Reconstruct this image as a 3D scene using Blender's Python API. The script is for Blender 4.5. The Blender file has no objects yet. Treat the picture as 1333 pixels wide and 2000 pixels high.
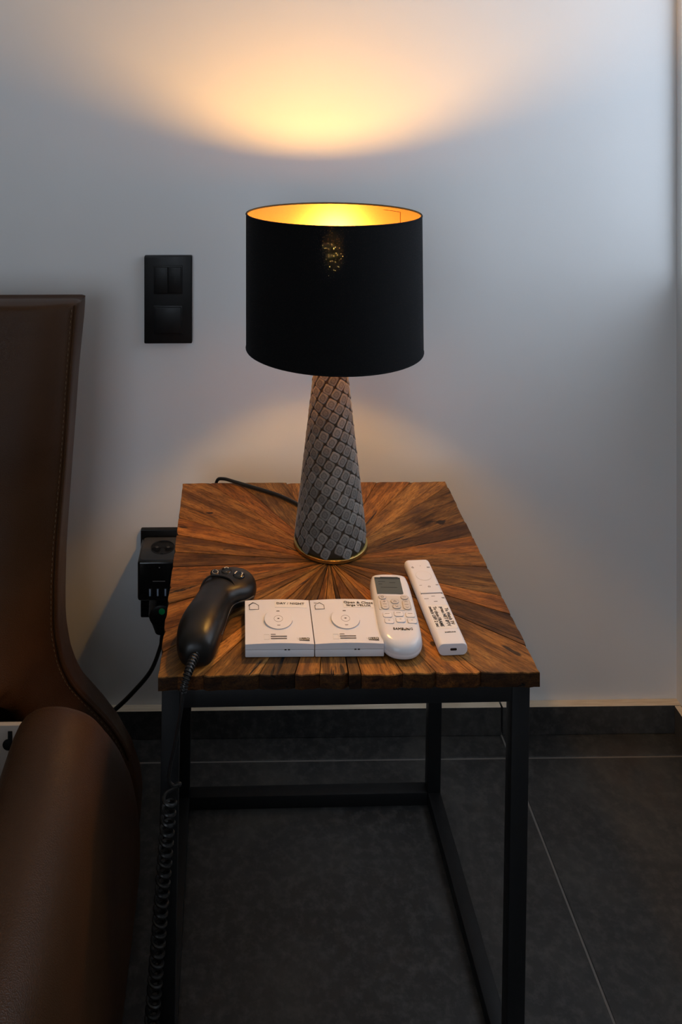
import bpy, bmesh, math, random
from mathutils import Vector, Matrix
from mathutils import noise as mnoise

random.seed(7)
S = bpy.context.scene
COL = S.collection
R = math.radians

# ---------------------------------------------------------------- camera
cam_data = bpy.data.cameras.new('camera')
cam = bpy.data.objects.new('camera', cam_data)
COL.objects.link(cam)
cam.location = (0.0, -1.498, 1.184)
cam.rotation_euler = (R(90), 0, R(-0.85))
cam_data.sensor_fit = 'AUTO'
cam_data.sensor_width = 36
cam_data.lens = 1660 / 2000 * 36
cam_data.shift_x = (666.5 - 489) / 2000          # shift lens: verticals stay upright
cam_data.shift_y = -(1000 - 117) / 2000
cam_data.clip_start = 0.01
S.camera = cam

# ---------------------------------------------------------------- sky, exposure
SKY_STRENGTH = 2.9
SKY_COLOR = (0.75, 0.86, 1.0)
LAMP_STRENGTH = 350
LAMP_COLOR = (1.0, 0.50, 0.10)
world = bpy.data.worlds.new('overcast_sky')
S.world = world
world.use_nodes = True
bg = world.node_tree.nodes['Background']
bg.inputs[0].default_value = (*SKY_COLOR, 1)
bg.inputs[1].default_value = SKY_STRENGTH
S.view_settings.view_transform = 'Standard'
S.view_settings.look = 'None'
S.view_settings.exposure = 0.0
S.view_settings.gamma = 1.0
S.view_settings.use_curve_mapping = False
S.cycles.max_bounces = 10
S.cycles.diffuse_bounces = 6
S.cycles.glossy_bounces = 4
S.cycles.transparent_max_bounces = 12
S.cycles.caustics_reflective = True
S.cycles.sample_clamp_indirect = 6

def portal(name, loc, rot, sx, sy):
    l = bpy.data.lights.new(name, 'AREA')
    l.shape = 'RECTANGLE'; l.size = sx; l.size_y = sy
    l.cycles.is_portal = True
    o = bpy.data.objects.new(name, l)
    o.location = loc; o.rotation_euler = rot
    COL.objects.link(o)

XR = 0.780        # inner face of the right wall
XL, YF, ZC = -2.7, -3.5, 2.55
WT = 0.25
W1 = (-0.90, -0.018, 0.80, 2.25)       # window in right wall: y0,y1,z0,z1
W2 = (-1.92, -0.28, 0.45, 2.35)       # window in front wall: x0,x1,z0,z1
portal('daylight_portal', (XR + .075, (W1[0]+W1[1])/2, (W1[2]+W1[3])/2), (0, R(90), 0), W1[3]-W1[2], W1[1]-W1[0])
portal('daylight_portal', ((W2[0]+W2[1])/2, YF - WT - .01, (W2[2]+W2[3])/2), (R(90), 0, 0), W2[1]-W2[0], W2[3]-W2[2])

# ---------------------------------------------------------------- helpers
def link(name, me, mats=None, parent=None, loc=None, rot=None, sharp=35):
    o = bpy.data.objects.new(name, me)
    COL.objects.link(o)
    if mats is not None:
        for m in (mats if isinstance(mats, (list, tuple)) else [mats]):
            me.materials.append(m)
    if parent: o.parent = parent
    if loc is not None: o.location = loc
    if rot is not None: o.rotation_euler = rot
    if sharp is not None and len(me.polygons):
        me.polygons.foreach_set('use_smooth', [True] * len(me.polygons))
        me.set_sharp_from_angle(angle=R(sharp))
    return o

def from_bm(name, bm, mats=None, parent=None, sharp=35, **k):
    bmesh.ops.recalc_face_normals(bm, faces=bm.faces)
    me = bpy.data.meshes.new(name)
    bm.to_mesh(me); bm.free()
    return link(name, me, mats, parent, sharp=sharp, **k)

def thing(name, label, cat, loc=(0, 0, 0), rotz=0, group=None):
    o = bpy.data.objects.new(name, None)
    o.empty_display_size = .02
    COL.objects.link(o)
    o.location = loc; o.rotation_euler = (0, 0, rotz)
    o['label'] = label; o['category'] = cat
    if group: o['group'] = group
    return o

def tag(o, label, cat, group=None):
    o['label'] = label; o['category'] = cat
    if group: o['group'] = group

def box_bm(x0, x1, y0, y1, z0, z1, bev=0, seg=2, bm=None):
    own = bm is None
    bm = bm or bmesh.new()
    r = bmesh.ops.create_cube(bm, size=1)
    vs = r['verts']
    for v in vs:
        v.co = Vector(((x0+x1)/2 + v.co.x*(x1-x0), (y0+y1)/2 + v.co.y*(y1-y0), (z0+z1)/2 + v.co.z*(z1-z0)))
    if bev:
        es = list({e for v in vs for e in v.link_edges})
        bmesh.ops.bevel(bm, geom=es, offset=bev, segments=seg, profile=.5, affect='EDGES')
    return bm

def box(name, dims, mats, parent=None, bev=0, seg=2, **k):
    return from_bm(name, box_bm(*dims, bev=bev, seg=seg), mats, parent, **k)

def catmull(pts, n=8):
    P = [Vector(p) for p in pts]
    P = [2*P[0]-P[1]] + P + [2*P[-1]-P[-2]]
    out = []
    for i in range(1, len(P)-2):
        a, b, c, d = P[i-1:i+3]
        for k in range(n):
            t = k/n
            out.append(.5*((2*b) + (c-a)*t + (2*a-5*b+4*c-d)*t*t + (3*b-a-3*c+d)*t**3))
    out.append(P[-2])
    return out

def tube_bm(pts, rad, seg=10, bm=None, closed=False):
    bm = bm or bmesh.new()
    P = [Vector(p) for p in pts]; n = len(P)
    rs = rad if isinstance(rad, (list, tuple)) else [rad]*n
    rings = []; nrm = None
    for i in range(n):
        if closed: t = P[(i+1) % n] - P[i-1]
        else: t = P[min(i+1, n-1)] - P[max(i-1, 0)]
        t.normalize()
        if nrm is None:
            nrm = t.orthogonal().normalized()
        else:
            nrm = (nrm - t*nrm.dot(t)).normalized()
        b = t.cross(nrm)
        rings.append([bm.verts.new(P[i] + rs[i]*(math.cos(2*math.pi*k/seg)*nrm + math.sin(2*math.pi*k/seg)*b)) for k in range(seg)])
    m = n if closed else n-1
    for i in range(m):
        A, B = rings[i], rings[(i+1) % n]
        for k in range(seg):
            bm.faces.new((A[k], A[(k+1) % seg], B[(k+1) % seg], B[k]))
    if not closed:
        bm.faces.new(rings[0]); bm.faces.new(rings[-1])
    return bm

def tube(name, pts, rad, mats, parent=None, seg=10, closed=False, **k):
    return from_bm(name, tube_bm(pts, rad, seg, closed=closed), mats, parent, **k)

def lathe_bm(prof, seg=48, bm=None, close=False):
    """prof: (r,z) list. close joins last profile point to the first."""
    bm = bm or bmesh.new()
    rings = []
    for r, z in prof:
        if r < 1e-6: rings.append([bm.verts.new((0, 0, z))])
        else: rings.append([bm.verts.new((r*math.cos(2*math.pi*k/seg), r*math.sin(2*math.pi*k/seg), z)) for k in range(seg)])
    n = len(rings)
    for i in range(n if close else n-1):
        A, B = rings[i], rings[(i+1) % n]
        for k in range(seg):
            k2 = (k+1) % seg
            if len(A) == 1 and len(B) == 1: continue
            if len(A) == 1: bm.faces.new((A[0], B[k2], B[k]))
            elif len(B) == 1: bm.faces.new((A[k], A[k2], B[0]))
            else: bm.faces.new((A[k], A[k2], B[k2], B[k]))
    return bm

def loft_bm(rings, cap=True, bm=None, wrap=True):
    bm = bm or bmesh.new()
    V = [[bm.verts.new(p) for p in r] for r in rings]
    for i in range(len(V)-1):
        A, B = V[i], V[i+1]; n = len(A)
        for k in range(n if wrap else n-1):
            bm.faces.new((A[k], A[(k+1) % n], B[(k+1) % n], B[k]))
    if cap:
        bm.faces.new(V[0]); bm.faces.new(V[-1])
    return bm

def rrect(w, h, r, n=5):
    """rounded rectangle outline, centred"""
    out = []
    for cx, cy, a0 in ((w/2-r, h/2-r, 0), (-w/2+r, h/2-r, 90), (-w/2+r, -h/2+r, 180), (w/2-r, -h/2+r, 270)):
        for k in range(n+1):
            a = R(a0 + 90*k/n)
            out.append((cx + r*math.cos(a), cy + r*math.sin(a)))
    return out

def inset(poly, d):
    n = len(poly); out = []
    for i in range(n):
        p0, p1, p2 = Vector(poly[i-1]), Vector(poly[i]), Vector(poly[(i+1) % n])
        a = (p1-p0); b = (p2-p1)
        if a.length < 1e-9: a = b
        if b.length < 1e-9: b = a
        a.normalize(); b.normalize()
        nn = Vector((-(a.y+b.y), a.x+b.x))
        if nn.length < 1e-9: nn = Vector((-a.y, a.x))
        nn.normalize()
        c = max(.4, nn.dot(Vector((-a.y, a.x))))
        out.append(tuple(p1 + nn*d/c))
    return out

def layered(name, poly, layers, mats, parent, zfun=None, **k):
    """stack of inset outlines: layers = [(z, inset)]"""
    rings = []
    for z, d in layers:
        q = inset(poly, d) if d else poly
        rings.append([(x, y, z + (zfun(x, y, z) if zfun else 0)) for x, y in q])
    return from_bm(name, loft_bm(rings), mats, parent, **k)

def slab(name, poly, z0, z1, mats, parent, bev=0.0, **k):
    L = [(z0, 0), (z1, 0)] if not bev else [(z0, 0), (z1-bev, 0), (z1-bev*.3, bev*.3), (z1, bev)]
    return layered(name, poly, L, mats, parent, **k)

def text(s, size, mats, parent, loc, rot=(0, 0, 0), bold=.0, name='lettering', align='CENTER', sx=1.0, ext=.00006):
    c = bpy.data.curves.new('t', 'FONT')
    c.body = s; c.size = size; c.align_x = align; c.align_y = 'CENTER'
    c.offset = bold*size; c.extrude = ext; c.resolution_u = 2
    o = bpy.data.objects.new('t', c)
    COL.objects.link(o)
    bpy.context.view_layer.update()
    me = bpy.data.meshes.new_from_object(o.evaluated_get(bpy.context.evaluated_depsgraph_get()))
    bpy.data.objects.remove(o); bpy.data.curves.remove(c)
    me.materials.clear()
    for v in me.vertices: v.co.x *= sx
    return link(name, me, mats, parent, loc=loc, rot=rot, sharp=None)

def strokes(name, lines, w, mats, parent, z, h=.00012, closed=False):
    """flat printed line work: each line a polyline [(x,y)..]"""
    bm = bmesh.new()
    for ln in lines:
        for a, b in zip(ln[:-1], ln[1:]):
            a = Vector(a); b = Vector(b); t = (b-a).normalized(); nn = Vector((-t.y, t.x))*w/2
            a = a - t*w/2; b = b + t*w/2
            top = [bm.verts.new((*p, z+h)) for p in (a-nn, b-nn, b+nn, a+nn)]
            bot = [bm.verts.new((*p, z)) for p in (a-nn, b-nn, b+nn, a+nn)]
            bm.faces.new(top); bm.faces.new(bot[::-1])
            for k in range(4): bm.faces.new((bot[k], bot[(k+1) % 4], top[(k+1) % 4], top[k]))
    return from_bm(name, bm, mats, parent, sharp=None)

def arc(cx, cy, r, a0, a1, n=12, ry=None):
    ry = ry or r
    return [(cx + r*math.cos(R(a0+(a1-a0)*k/n)), cy + ry*math.sin(R(a0+(a1-a0)*k/n))) for k in range(n+1)]

# ---------------------------------------------------------------- materials
class M:
    def __init__(s, name, color=(.5, .5, .5), rough=.5, metal=0, spec=.5, **kw):
        s.m = bpy.data.materials.new(name); s.m.use_nodes = True
        s.t = s.m.node_tree; s.p = s.t.nodes['Principled BSDF']
        s.out = s.t.nodes['Material Output']
        s.p.inputs['Base Color'].default_value = (*color, 1)
        s.p.inputs['Roughness'].default_value = rough
        s.p.inputs['Metallic'].default_value = metal
        s.p.inputs['Specular IOR Level'].default_value = spec
        for k, v in kw.items(): s.p.inputs[k.replace('_', ' ')].default_value = v
    def n(s, typ, **inp):
        nd = s.t.nodes.new(typ)
        for k, v in inp.items():
            if k in ('op', 'operation'): nd.operation = v
            elif k == 'attrs':
                for a, b in v.items(): setattr(nd, a, b)
            else:
                sock = nd.inputs[int(k[1:])] if k[0] == 'i' and k[1:].isdigit() else nd.inputs[k.replace('_', ' ')]
                s.put(sock, v)
        return nd
    def put(s, sock, v):
        if isinstance(v, bpy.types.NodeSocket): s.t.links.new(v, sock)
        elif isinstance(v, bpy.types.Node): s.t.links.new(v.outputs[0], sock)
        else: sock.default_value = (*v, 1) if (isinstance(v, tuple) and len(v) == 3 and sock.type == 'RGBA') else v
    def coord(s, scale=(1, 1, 1), kind='Object', loc=(0, 0, 0)):
        tc = s.n('ShaderNodeTexCoord')
        mp = s.n('ShaderNodeMapping', i0=tc.outputs[kind])
        mp.inputs['Scale'].default_value = scale
        mp.inputs['Location'].default_value = loc
        return mp.outputs[0]
    def noise(s, vec, scale=5, detail=4, rough=.5, dist=0):
        return s.n('ShaderNodeTexNoise', Vector=vec, Scale=scale, Detail=detail, Roughness=rough, Distortion=dist).outputs[0]
    def ramp(s, fac, stops):
        nd = s.n('ShaderNodeValToRGB', i0=fac); el = nd.color_ramp.elements
        while len(el) > 1: el.remove(el[-1])
        for i, (p, c) in enumerate(stops):
            e = el[0] if i == 0 else el.new(p)
            e.position = p
            e.color = (*c, 1) if isinstance(c, tuple) else (c, c, c, 1)
        return nd.outputs[0]
    def mix(s, fac, a, b, blend='MIX'):
        nd = s.n('ShaderNodeMix', attrs=dict(data_type='RGBA', blend_type=blend))
        s.put(nd.inputs[0], fac); s.put(nd.inputs[6], a); s.put(nd.inputs[7], b)
        return nd.outputs[2]
    def math(s, op, a, b=0.0):
        nd = s.n('ShaderNodeMath'); nd.operation = op
        s.put(nd.inputs[0], a); s.put(nd.inputs[1], b)
        return nd.outputs[0]
    def bump(s, h, strength=.3, dist=.001, normal=None):
        nd = s.n('ShaderNodeBump', Height=h, Strength=strength, Distance=dist)
        if normal: s.put(nd.inputs['Normal'], normal)
        s.put(s.p.inputs['Normal'], nd.outputs[0]); return nd.outputs[0]

def simple(name, color, rough=.5, metal=0, spec=.5, grain=0, gscale=800, **kw):
    q = M(name, color, rough, metal, spec, **kw)
    v = q.noise(q.coord(), 60, 3)
    q.put(q.p.inputs['Roughness'], q.ramp(v, [(.3, max(0, rough-.05)), (.7, min(1, rough+.06))]))
    if grain:
        q.bump(q.noise(q.coord(), gscale, 2), grain, .0004)
    return q.m

# wall paint
q = M('wall_paint', (.74, .745, .75), .75, spec=.25)
v = q.noise(q.coord(), 3, 4)
q.put(q.p.inputs['Base Color'], q.ramp(v, [(.3, (.725, .73, .735)), (.7, (.76, .765, .77))]))
q.bump(q.noise(q.coord(), 420, 3), .12, .0006)
WALL = q.m
CEIL = simple('ceiling_paint', (.74, .69, .60), .85)  # unseen ceiling, cream tint picked to warm the ambient light
BEIGE = simple('beige_bounce_paint', (.42, .31, .20), .85)  # invented beige for the unseen walls, so their bounced light turns warmer
WINFRAME = simple('window_frame_paint', (.08, .08, .085), .4)
q = M('window_glass', (1, 1, 1), .02)
tr = q.n('ShaderNodeBsdfTransparent'); gl = q.n('ShaderNodeBsdfGlossy', Roughness=.02)
mx = q.n('ShaderNodeMixShader', i0=.06, i1=tr, i2=gl)
q.put(q.out.inputs[0], mx)
GLASS = q.m

# floor tile
q = M('slate_tile', (.03, .03, .03), .5)
info = q.n('ShaderNodeObjectInfo')
vec = q.n('ShaderNodeVectorMath', i0=q.coord(kind='Object'), i1=info.outputs['Location']).outputs[0]
a = q.noise(vec, 4.5, 8, .68, .6); b = q.noise(vec, 60, 6, .7); c = q.noise(vec, 2.2, 5, .6, 1.2)
base = q.ramp(a, [(.34, (.017, .018, .019)), (.52, (.033, .033, .033)), (.68, (.064, .062, .058))])
base = q.mix(q.ramp(b, [(.46, 0.0), (.72, .75)]), base, (.10, .095, .088))
base = q.mix(q.ramp(c, [(.62, 0.0), (.74, .35)]), base, (.07, .042, .024))
q.put(q.p.inputs['Base Color'], base)
q.put(q.p.inputs['Roughness'], q.ramp(b, [(.3, .38), (.7, .55)]))
q.bump(b, .25, .0008)
TILE = q.m
GROUT = simple('grey_grout', (.22, .205, .19), .9)
q = M('tile_body_edge', (.36, .29, .21), .8)
q.put(q.p.inputs['Base Color'], q.ramp(q.noise(q.coord((3, 30, 30)), 8, 4), [(.35, (.72, .59, .43)), (.65, (.82, .70, .54))]))
TILE_EDGE = q.m

# reclaimed wood: local x runs along the grain
def wood(name, dark=1.0, end=False):
    q = M(name, (.2, .1, .04), .55, spec=.22)
    info = q.n('ShaderNodeObjectInfo')
    rnd = q.math('MULTIPLY', info.outputs['Random'], 37.0)
    off = q.n('ShaderNodeCombineXYZ', i0=rnd, i1=q.math('MULTIPLY', rnd, 1.7), i2=rnd).outputs[0]
    co = q.n('ShaderNodeTexCoord').outputs['Object']
    co = q.n('ShaderNodeVectorMath', i0=co, i1=off).outputs[0]
    def sc(x, y, z):
        mp = q.n('ShaderNodeMapping', i0=co); mp.inputs['Scale'].default_value = (x, y, z); return mp.outputs[0]
    if end:
        g = q.noise(sc(60, 60, 140), 1, 5, .6, .6); f = q.noise(sc(400, 400, 500), 1, 4, .7)
    else:
        g = q.noise(sc(5.5, 50, 50), 1, 7, .66, 1.1); f = q.noise(sc(55, 420, 420), 1, 6, .75, .8)
    cr = q.noise(sc(5, 62, 62), 1, 4, .55, 1.8)
    bl = q.noise(sc(9, 26, 26), 1, 4, .6, .6)
    tint = info.outputs['Color']
    col = q.ramp(g, [(.27, (.036, .015, .004)), (.40, (.145, .060, .013)), (.53, (.31, .138, .031)), (.66, (.43, .21, .055)), (.80, (.56, .32, .115))])
    col = q.mix(q.ramp(f, [(.36, .80), (.55, 0.0)]), col, (.040, .016, .006))
    col = q.mix(q.ramp(bl, [(.30, .85), (.46, 0.0)]), col, (.085, .038, .018))
    pt = q.noise(sc(4.5, 17, 17), 1.0, 5, .65, 1.0)
    col = q.mix(1.0, col, q.ramp(pt, [(.30, .42), (.44, .80), (.60, 1.08), (.72, 1.3)]), 'MULTIPLY')
    kn = q.noise(sc(24, 50, 50), 1.0, 2, .4, .4)
    col = q.mix(q.ramp(kn, [(.235, .92), (.275, 0.0)]), col, (.014, .008, .005))
    crack = q.ramp(cr, [(.29, 1.0), (.335, 0.0)])
    col = q.mix(crack, col, (.012, .007, .005))
    col = q.mix(1.0, col, tint, 'MULTIPLY')
    if end: col = q.mix(1.0, col, (.19, .165, .15), 'MULTIPLY')
    q.put(q.p.inputs['Base Color'], col)
    q.put(q.p.inputs['Roughness'], q.ramp(g, [(.3, .62), (.7, .46)]))
    h = q.math('SUBTRACT', q.math('ADD', q.math('MULTIPLY', f, .5), q.math('MULTIPLY', g, .8)), q.math('MULTIPLY', crack, 1.2))
    q.bump(h, .55, .0011)
    return q.m
WOOD = wood('reclaimed_wood'); WOOD_END = wood('reclaimed_wood_end', end=True)
WOOD_UNDER = simple('board_underside', (.03, .02, .012), .8)
STEEL = simple('black_powder_coat', (.009, .0095, .0105), .5, spec=.3, grain=.25, gscale=900)

# lamp
q = M('black_velvet', (.0045, .0045, .005), .9, spec=.15, Sheen_Weight=.12, Sheen_Roughness=.5)
q.p.inputs['Sheen Tint'].default_value = (.10, .12, .16, 1)
co = q.n('ShaderNodeTexCoord').outputs['Object']
sp = q.n('ShaderNodeSeparateXYZ', i0=co)
ang = q.math('MULTIPLY', q.math('ARCTAN2', sp.outputs[1], sp.outputs[0]), .125)
uv = q.n('ShaderNodeCombineXYZ', i0=ang, i1=sp.outputs[2]).outputs[0]
w = q.n('ShaderNodeTexNoise', Vector=uv, Scale=1500.0, Detail=2.0)
q.bump(w.outputs[0], .35, .0005)
def pinholes(q, uv):
    vo = q.n('ShaderNodeTexVoronoi', Vector=uv, Scale=420.0, attrs=dict(voronoi_dimensions='2D'))
    keep = q.math('GREATER_THAN', q.n('ShaderNodeSeparateColor', i0=vo.outputs['Color']).outputs[0], .60)
    hole = q.math('MULTIPLY', q.math('LESS_THAN', vo.outputs['Distance'], .074), keep)
    mx = q.n('ShaderNodeMixShader', i0=hole, i1=q.p.outputs[0], i2=q.n('ShaderNodeBsdfTransparent'))
    q.put(q.out.inputs[0], mx)
pinholes(q, uv)
VELVET = q.m
q = M('gold_foil', (.22, .112, .046), .36, metal=.55)
co = q.n('ShaderNodeTexCoord').outputs['Object']
sp = q.n('ShaderNodeSeparateXYZ', i0=co)
ang = q.math('MULTIPLY', q.math('ARCTAN2', sp.outputs[1], sp.outputs[0]), .125)
uv = q.n('ShaderNodeCombineXYZ', i0=ang, i1=sp.outputs[2]).outputs[0]
q.bump(q.noise(q.coord(), 260, 3), .12, .0006)
pinholes(q, uv)
GOLD = q.m
BRASS = simple('brushed_brass', (.55, .38, .12), .32, metal=1)
q = M('bulb_glow', (1, 1, 1), .4)
q.p.inputs['Emission Color'].default_value = (*LAMP_COLOR, 1)
q.p.inputs['Emission Strength'].default_value = LAMP_STRENGTH
BULB = q.m
SOCKET = simple('lamp_holder_plastic', (.02, .02, .02), .4)
CONE = simple('cone_ground_cloth', (.035, .024, .013), .85, grain=.6, gscale=900)
q = M('cut_velvet', (.2, .2, .2), .9, spec=.1, Sheen_Weight=.35, Sheen_Roughness=.4)
info = q.n('ShaderNodeObjectInfo')
co = q.n('ShaderNodeTexCoord').outputs['Object']
sp = q.n('ShaderNodeSeparateXYZ', i0=co)
mxy = q.math('MAXIMUM', q.math('ABSOLUTE', sp.outputs[0]), q.math('ABSOLUTE', sp.outputs[1]))
rad = q.math('SQRT', q.math('ADD', q.math('MULTIPLY', sp.outputs[0], sp.outputs[0]), q.math('MULTIPLY', sp.outputs[1], sp.outputs[1])))
rr = q.math('MULTIPLY', q.math('ADD', mxy, rad), .5)
col = q.ramp(q.math('MULTIPLY', rr, 150.0), [(.0, (.125, .127, .120)), (.25, (.155, .156, .148)), (.42, (.112, .113, .107)), (.58, (.118, .119, .113)), (.74, (.195, .197, .188)), (.95, (.14, .141, .134))])
var = q.ramp(info.outputs['Random'], [(0, .78), (1, 1.25)])
nz = q.ramp(q.noise(co, 900, 3), [(.3, .7), (.7, 1.3)])
col = q.mix(1.0, q.mix(1.0, col, var, 'MULTIPLY'), nz, 'MULTIPLY')
q.put(q.p.inputs['Base Color'], col)
q.bump(q.noise(co, 1400, 2), .4, .0004)
PADV = q.m

# plastics
BLACKP = simple('black_plastic', (.005, .005, .0052), .42, spec=.32, grain=.08, gscale=1500)
BLACKS = simple('black_satin_plastic', (.0062, .0055, .0048), .35, spec=.34, grain=.10, gscale=900)
BLACKG = simple('black_gloss_plastic', (.008, .008, .008), .16)
GREYP = simple('dark_grey_plastic', (.046, .043, .041), .55, grain=.2, gscale=1600)
RUBBER = simple('black_rubber', (.010, .010, .010), .34)
WHITEP = simple('white_plastic', (.70, .70, .735), .42)
WHITEG = simple('white_gloss_plastic', (.70, .70, .73), .2)
KEYP = simple('pale_grey_key', (.54, .51, .49), .5)
PANELP = simple('warm_white_panel', (.56, .54, .52), .45)
LCD = simple('lcd_glass', (.085, .095, .085), .12)
LCDD = simple('lcd_segment', (.03, .035, .032), .2)
INK = simple('black_ink', (.03, .027, .025), .6)
INKG = simple('grey_ink', (.22, .20, .19), .6)
INKM = simple('soft_black_ink', (.10, .09, .085), .6)
INKL = simple('light_ink', (.62, .60, .56), .6)
STICK = simple('label_tape', (.73, .71, .69), .5)
SHADOWGAP = simple('seam_dark', (.10, .10, .11), .6)
GREEN = simple('green_dot_ink', (.0, .34, .10), .4)
USBM = simple('usb_contact', (.35, .45, .60), .35)
GLYPH = simple('cream_glyph', (.75, .70, .58), .5)
PALE = simple('pale_mechanism_plate', (.42, .41, .40), .55)
STITCH = simple('tan_thread', (.13, .085, .045), .8)
q = M('brown_leather', (.035, .018, .010), .42, spec=.26)
vo = q.n('ShaderNodeTexVoronoi', Vector=q.coord(), Scale=820.0)
nz = q.noise(q.coord(), 9, 5)
q.put(q.p.inputs['Base Color'], q.ramp(nz, [(.3, (.040, .0155, .0045)), (.7, (.056, .0225, .0066))]))
q.put(q.p.inputs['Roughness'], q.ramp(nz, [(.3, .36), (.7, .46)]))
q.bump(vo.outputs[0], .38, .0009)
LEATHER = q.m

# ================================================================ setting
def struct(o):
    o['kind'] = 'structure'; return o

# floor of separate tiles
fl = struct(box('floor', (XL, XR, YF, 0, -.02, -.0012), GROUT))
JX, JY, TS, JW = .4635, -.063, .80, .0032
xs = [JX + TS*k for k in range(-5, 2)]; ys = [JY - TS*k for k in range(-1, 6)]
tile_n = 0
for i in range(len(xs)-1):
    for j in range(len(ys)-1):
        x0, x1 = max(xs[i]+JW/2, XL), min(xs[i+1]-JW/2, XR)
        y0, y1 = max(ys[j+1]+JW/2, YF), min(ys[j]-JW/2, -.0005)
        if x1-x0 < .005 or y1-y0 < .005: continue
        cx, cy = (x0+x1)/2, (y0+y1)/2
        box('tile', (x0-cx, x1-cx, y0-cy, y1-cy, -.010, 0), TILE, fl, bev=.0008, seg=1, loc=(cx, cy, 0))

def wall_with_hole(name, axis, a0, a1, z1, h, c0, c1, mat):
    """wall slab along axis 'x' or 'y' with an opening h=(lo,hi,zlo,zhi)"""
    bm = bmesh.new()
    for lo, hi, za, zb in ((a0, h[0], 0, z1), (h[1], a1, 0, z1), (h[0], h[1], 0, h[2]), (h[0], h[1], h[3], z1)):
        if hi-lo < 1e-4: continue
        if axis == 'x': box_bm(lo, hi, c0, c1, za, zb, bm=bm)
        else: box_bm(c0, c1, lo, hi, za, zb, bm=bm)
    return struct(from_bm(name, bm, mat, sharp=None))
struct(box('wall_back', (XL-.2, XR+WT, 0, .2, 0, ZC), WALL, sharp=None))
wall_with_hole('wall_right', 'y', YF-WT, 0, ZC, W1, XR, XR+WT, WALL)
wall_with_hole('wall_front', 'x', XL-.2, XR, ZC, W2, YF-WT, YF, BEIGE)
struct(box('wall_left', (XL-.2, XL, YF, 0, 0, ZC), BEIGE, sharp=None))
struct(box('ceiling', (XL-.2, XR+WT, YF-WT, .2, ZC, ZC+.1), CEIL, sharp=None))
def window(name, axis, h, c):
    bm = bmesh.new(); f = .012 if axis == 'y' else .05
    for lo, hi, za, zb in ((h[0], h[1], h[2], h[2]+f), (h[0], h[1], h[3]-f, h[3]), (h[0], h[0]+f, h[2]+f, h[3]-f), (h[1]-f, h[1], h[2]+f, h[3]-f)):
        if axis == 'x': box_bm(lo, hi, c-.03, c+.03, za, zb, bm=bm)
        else: box_bm(c-.02, c+.02, lo, hi, za, zb, bm=bm)
    o = struct(from_bm(name, bm, WINFRAME, sharp=None))
    d = (h[0]+f, h[1]-f, c-.004, c+.004, h[2]+f, h[3]-f) if axis == 'x' else (c-.004, c+.004, h[0]+f, h[1]-f, h[2]+f, h[3]-f)
    box('pane', d, GLASS, o, sharp=None)
window('window_1', 'y', W1, XR+.045)
window('window_2', 'x', W2, YF-WT+.04)

# tiled skirting with its raw beige top edge
bb = struct(box('baseboard_back', (XL, XR, -.0035, 0, 0, .0495), GROUT, sharp=None))
for x0, x1 in ((XL, JX-TS-JW/2), (JX-TS+JW/2, JX-JW/2), (JX+JW/2, XR)):
    cx = (x0+x1)/2
    bm = box_bm(x0-cx, x1-cx, -.0100, .0055, 0, .0495, bev=.0006, seg=1)
    bm.normal_update()
    for f in bm.faces:
        if f.normal.z > .7: f.material_index = 1
    from_bm('skirting_tile', bm, [TILE, TILE_EDGE], bb, loc=(cx, -.0055, 0.0005))

br = struct(box('baseboard_right', (XR-.0035, XR, YF, -.0160, 0, .0495), GROUT, sharp=None))
bm = box_bm(-.0055, .0055, -.80, .80, 0, .0495, bev=.0006, seg=1); bm.normal_update()
for f in bm.faces:
    if f.normal.z > .7: f.material_index = 1
from_bm('skirting_tile', bm, [TILE, TILE_EDGE], br, loc=(XR-.0065, -.8165, .0005))

# ================================================================ side table
TT = .492                                            # table top height
TC = Vector((.127, -.325))
TX0, TX1, TY0, TY1 = -.0898, .3421, -.5428, -.1072
table = thing('side_table', 'square side table with a sunburst top of reclaimed wood on a thin black metal frame', 'table', (TC.x, TC.y, 0))
ANG = [-140.3, -146.3, -157.5, -165, -177.1, -186.6, -197.4, -207.7, -231.4, -240.5, -257.8, -275.3,
       -295, -305.9, -316.6, -335.5, -345.1, -355.3, -364.7, -380.7, -388.8, -399.1, -415.5, -425.7, -434.6, -446.6,
       -450.6, -459, -466.1, -475.4, -487.5, -491.9]
ANG = ANG + [-500.3]
def to_edge(a):
    c, s = math.cos(R(a)), math.sin(R(a)); t = 9
    if c > 1e-6: t = min(t, (TX1-TC.x)/c)
    if c < -1e-6: t = min(t, (TX0-TC.x)/c)
    if s > 1e-6: t = min(t, (TY1-TC.y)/s)
    if s < -1e-6: t = min(t, (TY0-TC.y)/s)
    return Vector((c*t, s*t))
corners = [Vector((x-TC.x, y-TC.y)) for x, y in ((TX0, TY0), (TX0, TY1), (TX1, TY1), (TX1, TY0))]
TINTS = {'w': (.95, .92, .88), 'l': (1.35, 1.22, 1.05), 'd': (.42, .40, .40), 'g': (.66, .70, .74), 'r': (.92, .76, .62), 'o': (1.25, 1.06, .85)}
PLAN = 'wowodwowrgwrowgdowgrdwowodwodwow'
box('backing_board', (TX0-TC.x+.004, TX1-TC.x-.004, TY0-TC.y+.004, TY1-TC.y-.004, .4735, .4752), WOOD_UNDER, table)
rng = random.Random(5)
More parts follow.
